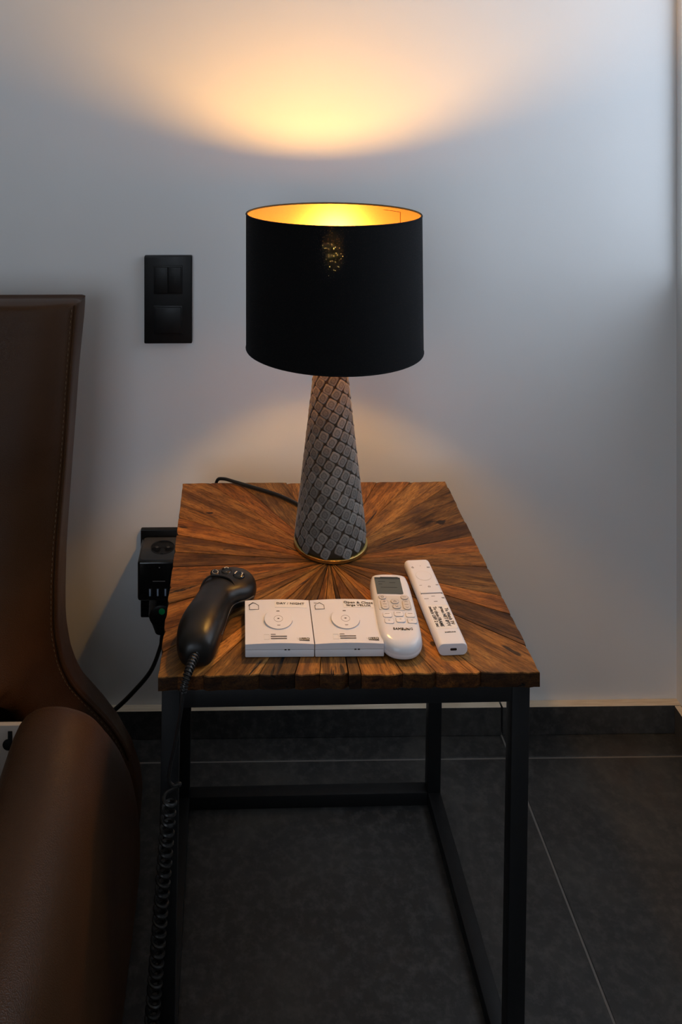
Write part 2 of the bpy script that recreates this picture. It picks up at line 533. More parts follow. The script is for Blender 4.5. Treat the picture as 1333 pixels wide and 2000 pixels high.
for i in range(len(ANG)-1):
    a0, a1 = ANG[i], ANG[i+1]                       # clockwise, decreasing
    mid = (a0+a1)/2
    p0, p1 = to_edge(a0), to_edge(a1)
    gap = .0008 if i in (1, 4, 5, 25) else rng.choice((.0001, .0001, .00015, .0003))
    # boundary polyline from p0 to p1 with the corner if it lies between
    pts = [p0]
    for c in corners:
        ac = math.degrees(math.atan2(c.y, c.x))
        for kk in range(-3, 2):
            if a1 < ac+360*kk < a0: pts.append(c)
    pts.append(p1)
    poly = []
    ph = rng.random()*50
    for u, v in zip(pts[:-1], pts[1:]):
        n = max(2, int((v-u).length/.006))
        out = Vector(((v-u).y, -(v-u).x)).normalized()
        if out.dot(u) < 0: out = -out
        for k in range(n):
            t = k/n; p = u.lerp(v, t)
            j = (mnoise.noise(Vector((p.x*60+ph, p.y*60, 3))) * .0020 + mnoise.noise(Vector((p.x*240, p.y*240, ph))) * .0010)
            rough_ = 1.0 if out.y < -.9 else (.55 if out.y > .9 else .3)      # the sides are sawn straighter than front and back
            poly.append(p + out*(j*rough_ - .0006))
    poly.append(p1)
    if len(poly) > 4:                               # small chips where seams meet the edge
        poly[0] = poly[0] * (1 - .006 - .006*rng.random()); poly[-1] = poly[-1] * (1 - .004 - .006*rng.random())
    dirv = Vector((math.cos(R(mid)), math.sin(R(mid)))); nrm = Vector((-dirv.y, dirv.x))
    tip = .009
    d0 = p0.normalized(); d1 = p1.normalized()
    full = [d1*tip, d0*tip] + poly
    # inset by the joint gap and go into the plank's own frame (x along the grain)
    loc2 = []
    for p in full:
        x, y = p.dot(dirv), p.dot(nrm)
        half = max(1e-4, abs(y))
        y2 = y - math.copysign(min(gap, half*.5), y)
        loc2.append((x, y2))
    z1 = rng.choice((-.0007, -.0003, -.0001, 0, .0001, .0003)); tilt = rng.uniform(-.004, .004)
    zt = lambda x, y: TT + z1 + tilt*y*.8 + mnoise.noise(Vector((x*14+ph, y*30, 1)))*.0004
    bm = bmesh.new()
    def ring(ins, zz, top):
        out = []
        cx = sum(p[0] for p in loc2)/len(loc2)
        q = inset(loc2, -ins) if False else loc2
        for (x, y) in q:
            w_ = abs(y)
            yy = y - math.copysign(min(ins, w_*.6), y) if w_ > 1e-5 else y
            xx = x - ins if x > .1 else x
            out.append(bm.verts.new((xx, yy, (zt(x, y) + zz) if top else zz)))
        return out
    A = ring(0, .4753, False); B = ring(0, -.0014, True); C_ = ring(.0002, -.0003, True); D_ = ring(.0005, 0, True)
    n = len(A)
    for P_, Q_ in ((A, B), (B, C_), (C_, D_)):
        for k in range(n):
            f = bm.faces.new((P_[k], P_[(k+1) % n], Q_[(k+1) % n], Q_[k]))
            if P_ is A: f.material_index = 1
    bm.faces.new(D_); bm.faces.new(A)
    pl = from_bm('plank', bm, [WOOD, WOOD_END], table, rot=(0, 0, R(mid)))
    t_ = TINTS[PLAN[i % len(PLAN)]]; v_ = rng.uniform(.85, 1.12)
    pl.color = (t_[0]*v_, t_[1]*v_, t_[2]*v_, 1)

# frame: square tube, slightly racked
TUBE = .0205
FX0, FX1, FY0, FY1 = -.0855-TC.x, .3335-TC.x, -.537-TC.y, -.134-TC.y
FZ = .4735
def frot(p, z):
    a = R(.55); x, y = p
    k = 1 - z/FZ
    return Vector((x*math.cos(a)-y*math.sin(a) - .0075*k - .002, x*math.sin(a)+y*math.cos(a), z))
def bar(name, a, b, za, zb, w=TUBE):
    """square tube between plan points a,b at heights za,zb (vertical when a==b)"""
    bm = bmesh.new()
    h = w/2
    if a == b:
        rings = [[frot((a[0]+dx*h, a[1]+dy*h), z) for dx, dy in ((-1, -1), (1, -1), (1, 1), (-1, 1))] for z in (za, zb)]
    else:
        A, B = Vector(a), Vector(b); t = (B-A).normalized(); n2 = Vector((-t.y, t.x))*h
        rings = [[frot(P - n2, za), frot(P + n2, za), frot(P + n2, zb), frot(P - n2, zb)] for P in (A + t*h, B - t*h)]
    loft_bm(rings, bm=bm)
    bmesh.ops.bevel(bm, geom=list(bm.edges), offset=.0012, segments=2, profile=.5, affect='EDGES')
    return from_bm(name, bm, STEEL, table)
h = TUBE/2
cs = [(FX0+h, FY0+h), (FX1-h, FY0+h), (FX1-h, FY1-h), (FX0+h, FY1-h)]
for c in cs: bar('leg', c, c, 0, FZ)
for k in range(4): bar('top_rail', cs[k], cs[(k+1) % 4], FZ-TUBE, FZ)
for k in range(4): bar('bottom_rail', cs[k], cs[(k+1) % 4], .0003, TUBE)

# ================================================================ lamp
LX, LY = .133, -.284
lamp = thing('table_lamp', 'lit table lamp with a black drum shade and a grey scaled cone base', 'lamp', (LX, LY, TT+.0006))
K = .1165
SA = K/math.sqrt(1+K*K); CA = 1/math.sqrt(1+K*K)
R0 = .0512                                            # cone radius at z = .006
def cone_r(z): return R0 - K*(z-.006)
from_bm('base_ring', lathe_bm([(0, 0), (.0505, 0), (.0524, .0012), (.0524, .0050), (.0505, .0062), (0, .0062)], 64), BRASS, lamp)
ZT = .292
prof = [(0, .0062), (.0488, .0062), (.0503, .0085), (cone_r(.014), .014)] + [(cone_r(z), z) for z in (.06, .12, .18, .24, ZT-.004)] + [(cone_r(ZT)-.003, ZT), (0, ZT)]
cone = from_bm('cone_base', lathe_bm(prof, 64), CONE, lamp)
# velvet scales: square lattice laid on the unrolled cone
pad_me = None
def pad_bm(bm, mat=Matrix.Identity(4), a=.0126):
    L = [(.0, 0), (.0009, .0001), (.00135, .0007), (.0015, .0016)]
    base = rrect(a, a, .0026, 2)
    rings = [[mat @ Vector((x, y, z - .0004)) for x, y in (inset(base, d) if d else base)] for z, d in L]
    V = [[bm.verts.new(p) for p in r] for r in rings]
    for A, B in zip(V[:-1], V[1:]):
        for k in range(len(A)): bm.faces.new((A[k], A[(k+1) % len(A)], B[(k+1) % len(A)], B[k]))
    bm.faces.new(V[-1])
bm = bmesh.new(); pad_bm(bm); bmesh.ops.recalc_face_normals(bm, faces=bm.faces)
pad_me = bpy.data.meshes.new('scale'); bm.to_mesh(pad_me); bm.free()
pad_me.materials.append(PADV)
pad_me.polygons.foreach_set('use_smooth', [True]*len(pad_me.polygons)); pad_me.set_sharp_from_angle(angle=R(50))
PA, PB, PR = .01335, .0146, R(-31)
va = Vector((math.cos(PR), math.sin(PR))); vb = Vector((math.sin(PR), -math.cos(PR)))
camdir = Vector((-.1, -1, .3)).normalized()
backbm = bmesh.new(); rng = random.Random(11)
for i in range(-40, 41):
    for j in range(-10, 60):
        P = va*(PA*i) + vb*(PB*j)
        rho = P.length
        r = rho*SA
        if rho < .05: continue
        phi = math.atan2(P.x, -P.y)
        th = phi/SA
        if abs(th) > math.pi*.985: continue
        z = .006 + (R0-r)/K
        if not (.0112 < z < ZT-.010): continue
        nrm = Vector((math.sin(th)*CA, -math.cos(th)*CA, SA))
        down = Vector((math.sin(th)*SA, -math.cos(th)*SA, -CA)); et = Vector((math.cos(th), math.sin(th), 0))
        er2 = Vector((math.sin(phi), -math.cos(phi))); et2 = Vector((math.cos(phi), math.sin(phi)))
        e1 = (et*va.dot(et2) + down*va.dot(er2)).normalized(); e2 = nrm.cross(e1)
        pos = Vector((r*math.sin(th), -r*math.cos(th), z)) - nrm*.0001
        pos += et*rng.uniform(-.0005, .0005) + down*rng.uniform(-.0005, .0005)
        ja = R(rng.uniform(-7, 7)); e1, e2 = e1*math.cos(ja) + e2*math.sin(ja), e2*math.cos(ja) - e1*math.sin(ja)
        s1, s2 = rng.uniform(.90, 1.02), rng.uniform(1.06, 1.17)
        m4 = Matrix((e1*s1, e2*s2, nrm)).transposed().to_4x4(); m4.translation = pos
        if nrm.dot(camdir) > -.12:
            o = bpy.data.objects.new('scale', pad_me); COL.objects.link(o); o.parent = lamp; o.matrix_local = m4
        else: pad_bm(backbm, m4)
o = from_bm('scale_field', backbm, PADV, lamp, sharp=50); o['kind'] = 'stuff'
# holder, bulb
from_bm('bulb_holder', lathe_bm([(0, ZT), (.017, ZT), (.017, ZT+.012), (.0145, ZT+.016), (.0145, ZT+.056), (0, ZT+.056)], 32), SOCKET, lamp)
BZ = .895 - TT
from_bm('bulb', lathe_bm([(0, ZT+.057), (.0120, ZT+.057), (.0125, BZ-.036), (.0150, BZ-.0215)] + [(.0255*math.cos(R(a)), BZ+.0255*math.sin(R(a))) for a in range(-46, 90, 4)] + [(0, BZ+.0255)], 32), BULB, lamp)
from_bm('bulb_cutoff_collar', lathe_bm([(.0128, ZT+.050), (.0132, BZ-.036), (.0155, BZ-.026), (.0186, BZ-.0186), (.0176, BZ-.0186)], 32), WHITEP, lamp)  # hidden opaque collar, added to weaken the bulb's downward light
# drum shade, tipped slightly backwards
TILT = R(-2.6)
shade_c = Vector((.0045, 0, (.9625+.7735)/2 - TT))
rs, hs, th_ = .1255, .0945, .0016
bm = lathe_bm([(rs, -hs), (rs, hs), (rs-th_, hs), (rs-th_, -hs)], 96, close=True)
bm.faces.ensure_lookup_table(); bmesh.ops.recalc_face_normals(bm, faces=bm.faces)
for f in bm.faces:
    c = f.calc_center_median(); r_ = math.hypot(c.x, c.y)
    f.material_index = 1 if r_ < rs-th_*.8 else 0
shade = from_bm('lamp_shade', bm, [VELVET, GOLD], lamp, loc=shade_c, rot=(TILT, 0, 0))
def torus_pts(r, z, n=72): return [(r*math.cos(2*math.pi*k/n), r*math.sin(2*math.pi*k/n), z) for k in range(n)]
tube('rim_hem', torus_pts(rs-.0007, hs), .0014, VELVET, shade, seg=8, closed=True)
tube('rim_hem', torus_pts(rs-.0007, -hs), .0014, VELVET, shade, seg=8, closed=True)
# glued overlap of the gold lining
sb = bmesh.new(); rings = []
for k in range(13):
    a = R(29 + 16*k/12)
    rings.append([(rr_*math.cos(a), rr_*math.sin(a), zz) for rr_, zz in ((rs-th_-.0012, -hs+.004), (rs-th_-.0012, hs-.006), (rs-th_-.0001, hs-.006), (rs-th_-.0001, -hs+.004))])
loft_bm(rings, bm=sb)
from_bm('lining_overlap', sb, GOLD, shade, sharp=60)
# shade carrier: spokes and ring on the holder
sp_ = bmesh.new()
zc = ZT+.030 - shade_c.z
for k in range(3):
    a = R(90+120*k)
    tube_bm([(.015*math.cos(a), .015*math.sin(a), zc), (.07*math.cos(a), .07*math.sin(a), -hs+.022), ((rs-.003)*math.cos(a), (rs-.003)*math.sin(a), -hs+.010)], .0013, 6, bm=sp_)
tube_bm([(.0155*math.cos(2*math.pi*k/24), .0155*math.sin(2*math.pi*k/24), zc) for k in range(24)], .002, 6, bm=sp_, closed=True)
from_bm('shade_carrier', sp_, STEEL, lamp, loc=shade_c)
# cable
cp = [(.118, -.240, .4955), (.108, -.205, .4955), (.094, -.1835, .4958), (.0654, -.155, .4956), (.0294, -.1315, .4956), (-.0037, -.1135, .4965), (-.022, -.103, .4965), (-.034, -.094, .489),
      (-.036, -.088, .46), (-.03, -.075, .40), (-.045, -.055, .345), (-.070, -.048, .325), (-.0885, -.047, .322)]
tube('cable', [Vector(p) - Vector((LX, LY, TT+.0006)) for p in catmull(cp, 8)], .0027, RUBBER, lamp, seg=8)

# ================================================================ the two square button remotes
def strip(pts): return pts
def square_remote(name, label, loc, rotz, lines, sticker, slash):
    t = thing(name, label, 'remote control', loc, rotz, 'square button remotes')
    box('base_plate', (-.040, .040, -.040, .040, .0002, .0088), WHITEP, t, bev=.0009)
    # cover: gently domed sheet with a thick edge
    def crown(x, y): return .0014*(1-(x/.040)**2)
    nx, ny = 16, 8; w = .0399
    top = [[(-w + 2*w*i/nx, -w + 2*w*j/ny) for i in range(nx+1)] for j in range(ny+1)]
    bm = bmesh.new()
    Vt = [[bm.verts.new((x, y, .0151 + crown(x, y))) for x, y in row] for row in top]
    Vb = [[bm.verts.new((x, y, .0092)) for x, y in row] for row in top]
    for j in range(ny):
        for i in range(nx):
            bm.faces.new((Vt[j][i], Vt[j][i+1], Vt[j+1][i+1], Vt[j+1][i])); bm.faces.new((Vb[j][i], Vb[j+1][i], Vb[j+1][i+1], Vb[j][i+1]))
    for j in range(ny):
        for i in (0, nx): bm.faces.new((Vt[j][i], Vt[j+1][i], Vb[j+1][i], Vb[j][i]))
    for i in range(nx):
        for j in (0, ny): bm.faces.new((Vt[j][i], Vt[j][i+1], Vb[j][i+1], Vb[j][i]))
    from_bm('cover', bm, WHITEP, t)
    box('seam', (-.0395, .0395, -.0394, .0394, .0086, .0094), SHADOWGAP, t)
    for dx in (.0055, .0095):
        box('latch_slot', (dx, dx+.0024, -.04025, -.0396, .0084, .0096), INK, t)
    Z = .0152
    zc = lambda x: Z + crown(x, 0)
    # round rocker: a disc dipping at the back, proud at the front
    d = layered('button_disc', [(.0172*math.cos(2*math.pi*k/56), .0172*math.sin(2*math.pi*k/56)) for k in range(56)],
                [(-.002, 0), (.0012, 0), (.00165, .0004), (.0017, .0010)], WHITEP, t, loc=(0.0002, .0006, zc(0)), rot=(R(3.0), 0, 0))
    strokes('disc_edge', [arc(0, 0, .0171, 192, 348, 30)], .00045, INKG, d, .00155)
    strokes('centre_button', [arc(0, 0, .0052, 0, 360, 26)], .00035, INKG, d, .0017)
    tri = lambda s, y: [[(-.0016, y), (.0016, y)], [(-.0012, y+s*.0004), (.0012, y+s*.0004)]]
    strokes('arrow', tri(1, .0128), .0008, INK, d, .0017)
    strokes('arrow', tri(-1, -.0108), .0007, INKG, d, .0017)
    strokes('stop_square', [[(-.0008, 0), (.0008, 0)], [(-.0008, .0006), (.0008, .0006)]], .0008, INK, d, .0017)
    # house outline
    hx, hy = -.0288, .0275
    house = [[(hx-.0056, hy-.006), (hx+.0056, hy-.006), (hx+.0056, hy+.0015), (hx+.0008, hy+.0062)]]
    if not slash:
        house[0] += [(hx-.0012, hy+.0068), (hx-.0056, hy+.0025), (hx-.0056, hy-.006)]
        house.append([(hx-.0066, hy+.0022), (hx-.0012, hy+.0072)])
    else:
        house.append([(hx-.0056, hy-.006), (hx-.0056, hy+.001), (hx-.004, hy+.0026)])
        house.append([(hx-.0062, hy+.006), (hx-.0015, hy+.0048), (hx+.0005, hy+.0066)])
    strokes('house_outline', house, .0006, INK, t, zc(hx)+.0002)
    # label tape with hand label
    x0, x1, y0, y1 = sticker
    bmS = bmesh.new(); ns = 8
    rg = [[(x0+(x1-x0)*k/ns, yy, zc(x0+(x1-x0)*k/ns)+dz) for yy, dz in ((y0, -.0001), (y0, .00022), (y1, .00022), (y1, -.0001))] for k in range(ns+1)]
    loft_bm(rg, bm=bmS)
    st = from_bm('label_tape', bmS, STICK, t, sharp=60)
    for s, x, y, sz in lines:
        text(s, sz, INK, st, (x, y, zc(x)+.0005), rot=(0, math.atan(2*.0014*x/.04**2), 0), bold=.012, sx=1.12)
    # printed notes, icon and badge along the front edge
    strokes('phone_icon', [[(-.0178, -.0335), (-.0118, -.0335), (-.0118, -.0250), (-.0178, -.0250), (-.0178, -.0335)]], .00022, INKL, t, zc(-.015)+.0001)
    strokes('note_line', [[(-.0092, -.0250), (-.0048, -.0250)]], .0012, INKG, t, zc(0)+.0001)
    strokes('note_line', [[(-.0092, -.0285), (-.0045, -.0285)], [(-.0036, -.0285), (.0020, -.0285)], [(.0028, -.0285), (.0082, -.0285)]], .0015, INKM, t, zc(0)+.0001)
    strokes('note_line', [[(-.0092, -.0322), (-.0038, -.0322)], [(-.0030, -.0322), (.0080, -.0322)]], .0015, INKM, t, zc(0)+.0001)
    bd = box('badge', (.0202, .0352, -.0352, -.0300, zc(.0277)-.0003, zc(.0277)+.0001), INK, t)
    text('VELUX', .0052, INKL, bd, (.0277, -.0326, zc(.0277)+.0003), bold=.01, sx=.92)
    return t
square_remote('square_remote', 'square white button remote with a one-line DAY / NIGHT label, beside the black handset', (.0490, -.4752, TT+.0006), R(-.2),
              [('DAY / NIGHT', .0163, .0311, .0052)], (-.003, .036, .0243, .0372), False)
square_remote('square_remote', 'square white button remote with a two-line label, beside the remote with the display', (.1300, -.4757, TT+.0006), R(-.2),
              [('Open & Close', .0198, .0325, .0056), ('large VELUX', .0196, .0272, .0052)], (.001, .0372, .0236, .0372), True)

# ================================================================ remote with the display
ac = thing('display_remote', 'rounded white remote with a grey display, between the square remotes and the slim remote', 'remote control', (.1940, -.4515, TT+.0006), R(-2.6))
def ac_outline():
    pts = []
    for x, y in catmull([(-.0255, -.045), (-.0262, -.01), (-.0258, .03), (-.0245, .054), (-.0205, .0620), (-.010, .0648), (0, .0652), (.010, .0648), (.0205, .0620), (.0245, .054), (.0258, .03), (.0262, -.01), (.0255, -.045), (.0222, -.0605), (.0135, -.0705), (0, -.0735), (-.0135, -.0705), (-.0222, -.0605), (-.0255, -.045)][::-1], 4) if False else []: pass
    P3 = [(.0262, -.01, 0), (.0258, .03, 0), (.0245, .054, 0), (.0205, .0620, 0), (.010, .0648, 0), (0, .0652, 0), (-.010, .0648, 0), (-.0205, .0620, 0), (-.0245, .054, 0), (-.0258, .03, 0), (-.0262, -.01, 0), (-.0257, -.045, 0), (-.0226, -.0605, 0), (-.0135, -.0705, 0), (0, -.0735, 0), (.0135, -.0705, 0), (.0226, -.0605, 0), (.0257, -.045, 0), (.0262, -.01, 0)]
    return [(p.x, p.y) for p in catmull(P3, 4)[:-1]]
def acz(x, y, z):
    k = max(0, min(1, (-y-.045)/.028)); return -(z/.0205)*.0045*k*k
layered('body', ac_outline(), [(.0008, .0045), (.0016, .0022), (.004, .0006), (.0085, 0), (.0095, .0004), (.0100, .0003), (.0145, .0010), (.0178, .0026), (.0196, .0052), (.0203, .0085), (.0205, .013)], WHITEG, ac, zfun=acz, sharp=50)
AZ = .0205
scr = slab('display', rrect(.0330, .0340, .0015), AZ-.004, AZ+.0003, LCD, ac, loc=(-.0028, .0352, 0))
strokes('display_band', [[(-.0150, .0150), (.0150, .0150)]], .0030, LCDD, scr, AZ+.0003)
text('25', .0075, LCDD, scr, (.0075, .004, AZ+.0005), name='display_digits') if False else None
strokes('display_mark', [[(-.012, .008), (-.004, .008)], [(-.012, .003), (-.008, .003)], [(.002, .006), (.009, .006)], [(-.010, -.004), (.010, -.004)]], .0007, LCDD, scr, AZ+.0003)
slab('key_field', rrect(.0400, .0275, .003), AZ-.004, AZ+.0001, PANELP, ac, loc=(-.0003, .0010, 0))
def key(name, x, y, w, hh, r, mat, glyph=None, bev=.0006, hgt=.0012):
    k = slab(name, rrect(w, hh, r, 4), AZ-.003, AZ+hgt, mat, ac, bev=bev, loc=(x, y, 0))
    strokes('key_outline', [rrect(w-.0004, hh-.0004, r-.0002, 4) + [rrect(w-.0004, hh-.0004, r-.0002, 4)[0]]], .00062, INKG, k, AZ+hgt-.0004)
    if glyph: strokes('key_mark', glyph, .0006, INKG, k, AZ+hgt)
    return k
key('power_key', -.0138, .0108, .0092, .0078, .0038, KEYP, [arc(0, 0, .0016, -230, 50, 10), [(0, .0005), (0, .0022)]])
key('mode_key', .0136, .0112, .0092, .0078, .0038, KEYP, [[(-.002, 0), (.002, 0)]])
key('temperature_key', -.0126, -.0035, .0092, .0180, .0042, KEYP, [[(-.0015, .005), (.0015, .005)], [(0, .0035), (0, .0065)], [(-.002, 0), (.002, 0)], [(-.0015, -.005), (.0015, -.005)]])
key('fan_key', .0142, -.0035, .0092, .0180, .0042, KEYP, [[(-.0015, .005), (0, .0065), (.0015, .005)], [(-.002, 0), (.002, 0)], [(-.0015, -.005), (0, -.0065), (.0015, -.005)]])
key('arrow_key', .0006, .0028, .0098, .0078, .0037, KEYP, [[(-.0016, -.0006), (0, .001), (.0016, -.0006)], [(-.0016, -.0018), (.0016, -.0018)]])
key('arrow_key', .0016, -.0072, .0098, .0078, .0037, KEYP, [[(-.0016, .0006), (0, -.001), (.0016, .0006)]])
for x, y in ((-.0118, -.0225), (.0020, -.0202), (.0158, -.0215), (-.0110, -.0335), (.0028, -.0310), (.0164, -.0325)):
    g = [[(-.0024, .0018), (.0024, .0018)]] if y > -.025 else [[(-.0008, .0008), (.0008, .0008)]]
    key('soft_key', x, y, .0108, .0088, .0025, WHITEP, g, hgt=.0006, bev=.0004)
text('SAMSUNG', .0050, INK, ac, (.0034, -.0470, AZ-.0002), rot=(R(3), 0, 0), bold=.0, sx=1.02, ext=.0004)

# ================================================================ slim remote with handwritten note
tv = thing('slim_remote', 'slim flat white remote with a handwritten note, nearest the table\'s right edge', 'remote control', (.2466, -.4325, TT+.0006), R(2.6))
prof_ = rrect(.0345, .0138, .0058, 6)
rings = []
for y, s in ((.0825, .90), (.0832, .94) , (.0826, .985), (.081, 1.0), (.04, 1), (-.04, 1), (-.0800, 1), (-.0818, .985), (-.0824, .955), (-.0825, .90)):
    if rings == [] : y = .0834
    rings.append([(x*s, y, .0070 + z*(s if s < 1 else 1)) for x, z in prof_])
from_bm('body', loft_bm(rings), WHITEP, tv, sharp=40)
VZ = .0139
strokes('navigation_ring', [arc(0, .0475, .0100, 0, 360, 36)], .0005, INKL, tv, VZ)
slab('navigation_pad', [(.0098*math.cos(2*math.pi*k/36), .0098*math.sin(2*math.pi*k/36)) for k in range(36)], VZ-.001, VZ+.0002, WHITEP, tv, loc=(0, .0475, 0))
for nm, x, y, g in (('power_mark', -.0098, .0660, [arc(0, 0, .0013, 0, 360, 8), [(0, .0008), (0, .0022)]]), ('microphone_hole', .0012, .0690, [[(-.0002, 0), (.0002, 0)]]),
                    ('picture_mark', .0112, .0655, [[(-.0017, -.0008), (.0017, -.0008)], [(-.0017, .0006), (.0017, .0006)]]),
                    ('back_mark', -.0092, .0275, [[(-.0014, 0), (.0014, 0)]]), ('home_mark', .0012, .0242, [[(-.0013, -.0008), (.0013, -.0008), (.0013, .0006), (0, .0017), (-.0013, .0006), (-.0013, -.0008)]]),
                    ('play_mark', .0122, .0275, [[(-.0014, .0004), (.0016, .0004)], [(-.0014, -.0006), (.0016, -.0006)]]),
                    ('volume_mark', -.0090, .0002, [[(-.0025, 0), (.0025, 0)]]), ('plus_mark', .0008, .0048, [[(-.0020, 0), (.0020, 0)]]), ('minus_mark', .0012, -.0058, [[(-.0020, 0), (.0020, 0)]]),
                    ('channel_mark', .0125, .0012, [[(-.0017, .0004), (.0017, .0004)], [(-.0015, -.0008), (.0015, -.0008)]])):
    o = strokes(nm, g, .0006, INK if nm in ('volume_mark', 'plus_mark', 'minus_mark', 'picture_mark') else INKG, tv, VZ)
    o.location = (x, y, 0)
box('volume_rocker', (-.0132, .0142, .0110, .0150, VZ-.001, VZ+.0007), WHITEP, tv, bev=.0006)
box('rocker_gap', (-.0134, .0144, .0098, .0113, VZ-.001, VZ+.00015), SHADOWGAP, tv)
nt = slab('note_tape', rrect(.0265, .0440, .001, 2), VZ-.0003, VZ+.00004, STICK, tv, loc=(.0005, -.0345, 0))
for s, x in (('To Watch TV', .0099), ('press NET IPTV', .0046), ('To close FRAME', -.0038), ('switch OFF 2 sec', -.0090)):
    text(s, .0060, INK, nt, (x-.0005, 0, VZ+.0003), rot=(0, 0, R(-90)), bold=.02, sx=36.5/41 * (1.02 if len(s) > 12 else 1.0))
text('SAMSUNG', .0026, INK, tv, (.0026, -.0630, VZ+.0002), bold=.02, sx=1.1)
layered('charging_port', rrect(.0078, .0026, .0012, 4), [(-.001, 0), (.0003, 0)], BLACKP, tv, loc=(.0005, -.0825, .0072), rot=(R(90), 0, 0))

# ================================================================ corded handset
hc = thing('chair_handset', 'black corded chair handset with three buttons and a coiled cord hanging over the table edge', 'handset', (-.045, -.47, TT))
HO = Vector((-.045, -.47, TT))
ST = [  # left x,y  right x,y  height
    ((-.0570, -.5335), (-.0380, -.5335), .0170),
    ((-.0615, -.5320), (-.0325, -.5320), .0250),
    ((-.0665, -.5280), (-.0275, -.5280), .0310),
    ((-.0710, -.5180), (-.0235, -.5185), .0360),
    ((-.0720, -.5030), (-.0195, -.5040), .0385),
    ((-.0708, -.4870), (-.0155, -.4880), .0390),
    ((-.0660, -.4700), (-.0125, -.4720), .0378),
    ((-.0600, -.4540), (-.0105, -.4580), .0355),
    ((-.0545, -.4370), (-.0065, -.4440), .0335),
    ((-.0500, -.4230), (-.0005, -.4370), .0320),
    ((-.0480, -.4110), (.0110, -.4320), .0315),
    ((-.0450, -.4000), (.0205, -.4240), .0310),
    ((-.0390, -.3880), (.0248, -.4110), .0300),
    ((-.0300, -.3790), (.0250, -.3970), .0280),
    ((-.0190, -.3725), (.0205, -.3840), .0245),
    ((-.0060, -.3695), (.0110, -.3735), .0180),
    ((.0010, -.3690), (.0030, -.3692), .0130)]
rings = []
nS = 22
for L_, R_, hgt in ST:
    L_ = Vector((*L_, 0)); R_ = Vector((*R_, 0)); c = (L_+R_)/2; half = (R_-L_)/2
    ring_ = []
    zb = .0012 + (.006 if hgt < .018 or (hgt < .026 and c.y > -.5) else 0)
    for k in range(nS):
        a = 2*math.pi*k/nS; ca, sa = math.cos(a), math.sin(a)
        e = .78
        u = math.copysign(abs(ca)**e, ca); v = math.copysign(abs(sa)**(.85 if sa > 0 else .6), sa)
        zmid = hgt*.42
        z = zmid + (v*(hgt-zmid) if v > 0 else v*(zmid-zb))
        p = c + half*u
        ring_.append((p.x-HO.x, p.y-HO.y, z))
    rings.append(ring_)
bm = loft_bm(rings)
body = from_bm('body', bm, BLACKS, hc, sharp=80)
sm = body.modifiers.new('smooth', 'SUBSURF'); sm.levels = 1; sm.render_levels = 2
# parting line along the flank and the lip between grip and head
tube('parting_line', [(x-HO.x, y-HO.y, z-.0) for x, y, z in catmull([(-.0190, -.5000, .017), (-.0143, -.4760, .0165), (-.0108, -.4590, .0155), (-.0065, -.4445, .0150), (-.0005, -.4370, .0145), (.0110, -.4320, .0142), (.0205, -.4240, .014)], 6)], .0009, GREYP, hc, seg=6)
tube('head_lip', [(x-HO.x, y-HO.y, z) for x, y, z in catmull([(-.0475, -.4180, .0200), (-.0420, -.4120, .0275), (-.0330, -.4085, .0312), (-.0200, -.4110, .0318), (-.0085, -.4190, .0318), (-.0020, -.4290, .0275)], 6)], .0012, BLACKP, hc, seg=6)
for k, (x, y, z, rz, w_, g) in enumerate(((-.0290, -.4005, .0298, 20, .0062, [arc(0, 0, .0030, 110, 250, 8), arc(.0005, 0, .0030, -60, 60, 8)]),
                                 (-.0145, -.3965, .0300, 0, .0066, [arc(0, .0022, .0026, 30, 150, 8), [(-.0026, -.001), (0, -.0032), (.0026, -.001)], [(-.0012, -.0008), (.0012, -.0008)]]),
                                 (.0015, -.4060, .0303, -25, .0076, [[(-.0040, .0028), (-.0050, -.0012), (-.0008, -.0012)], [(.0008, .0030), (.0042, .0030), (.0042, -.0008)]]))):
    bt = from_bm('button', lathe_bm([(0, -.004), (w_, -.004), (w_, .0005), (w_*.9, .0013), (w_*.6, .0018), (0, .0020)], 28), BLACKG, hc, loc=(x-HO.x, y-HO.y, z), rot=(R(5), 0, R(rz)))
    strokes('button_mark', g, .0012, GLYPH, bt, .0017)
# strain relief over the table edge
rel = catmull([(-.0478, -.5300, .5070), (-.0515, -.5420, .5062), (-.0550, -.5530, .5030), (-.0580, -.5600, .4965), (-.0602, -.5630, .4880)], 12)
def rel_pts(P): return [Vector(p) - HO for p in P]
rb = bmesh.new()
P = rel_pts(rel)
P2 = []; rr2 = []
nr = 13; N = nr*4
for k in range(N+1):
    t = k/N*(len(P)-1); i = min(int(t), len(P)-2); p = P[i].lerp(P[i+1], t-i)
    P2.append(p); rr2.append((.0060 - .0018*k/N) * (1.0 if k % 4 in (1, 2) else .70))
tube('strain_relief', P2, rr2, RUBBER, hc, seg=14, sharp=25)
# cord: straight drop, loop, then coils to the floor
straight = catmull([(-.0600, -.5625, .4900), (-.0625, -.5650, .4680), (-.0690, -.5640, .4310), (-.0745, -.5630, .4050), (-.0755, -.5620, .3920), (-.0720, -.5605, .3850), (-.0665, -.5560, .3820), (-.0640, -.5520, .3790), (-.0660, -.5500, .3750)], 8)
axis = lambda s: Vector((-.0745 - .0285*s, -.5590, .374 - .354*s))
coil = []
turns, per, rc = 32, 14, .0068
for k in range(turns*per+1):
    s = k/(turns*per); a = 2*math.pi*k/per + R(40)
    ax = axis(s)
    coil.append(ax + Vector((rc*math.cos(a), rc*.95*math.sin(a), 0)))
tail = [coil[-1] + Vector((-.01, .004, -.008)), coil[-1] + Vector((-.035, .03, -.013)), coil[-1] + Vector((-.08, .10, -.0145))]
path = straight + coil[2:] + catmull(tail, 4)
tube('coiled_cord', [p - HO for p in path], .00205, RUBBER, hc, seg=8)

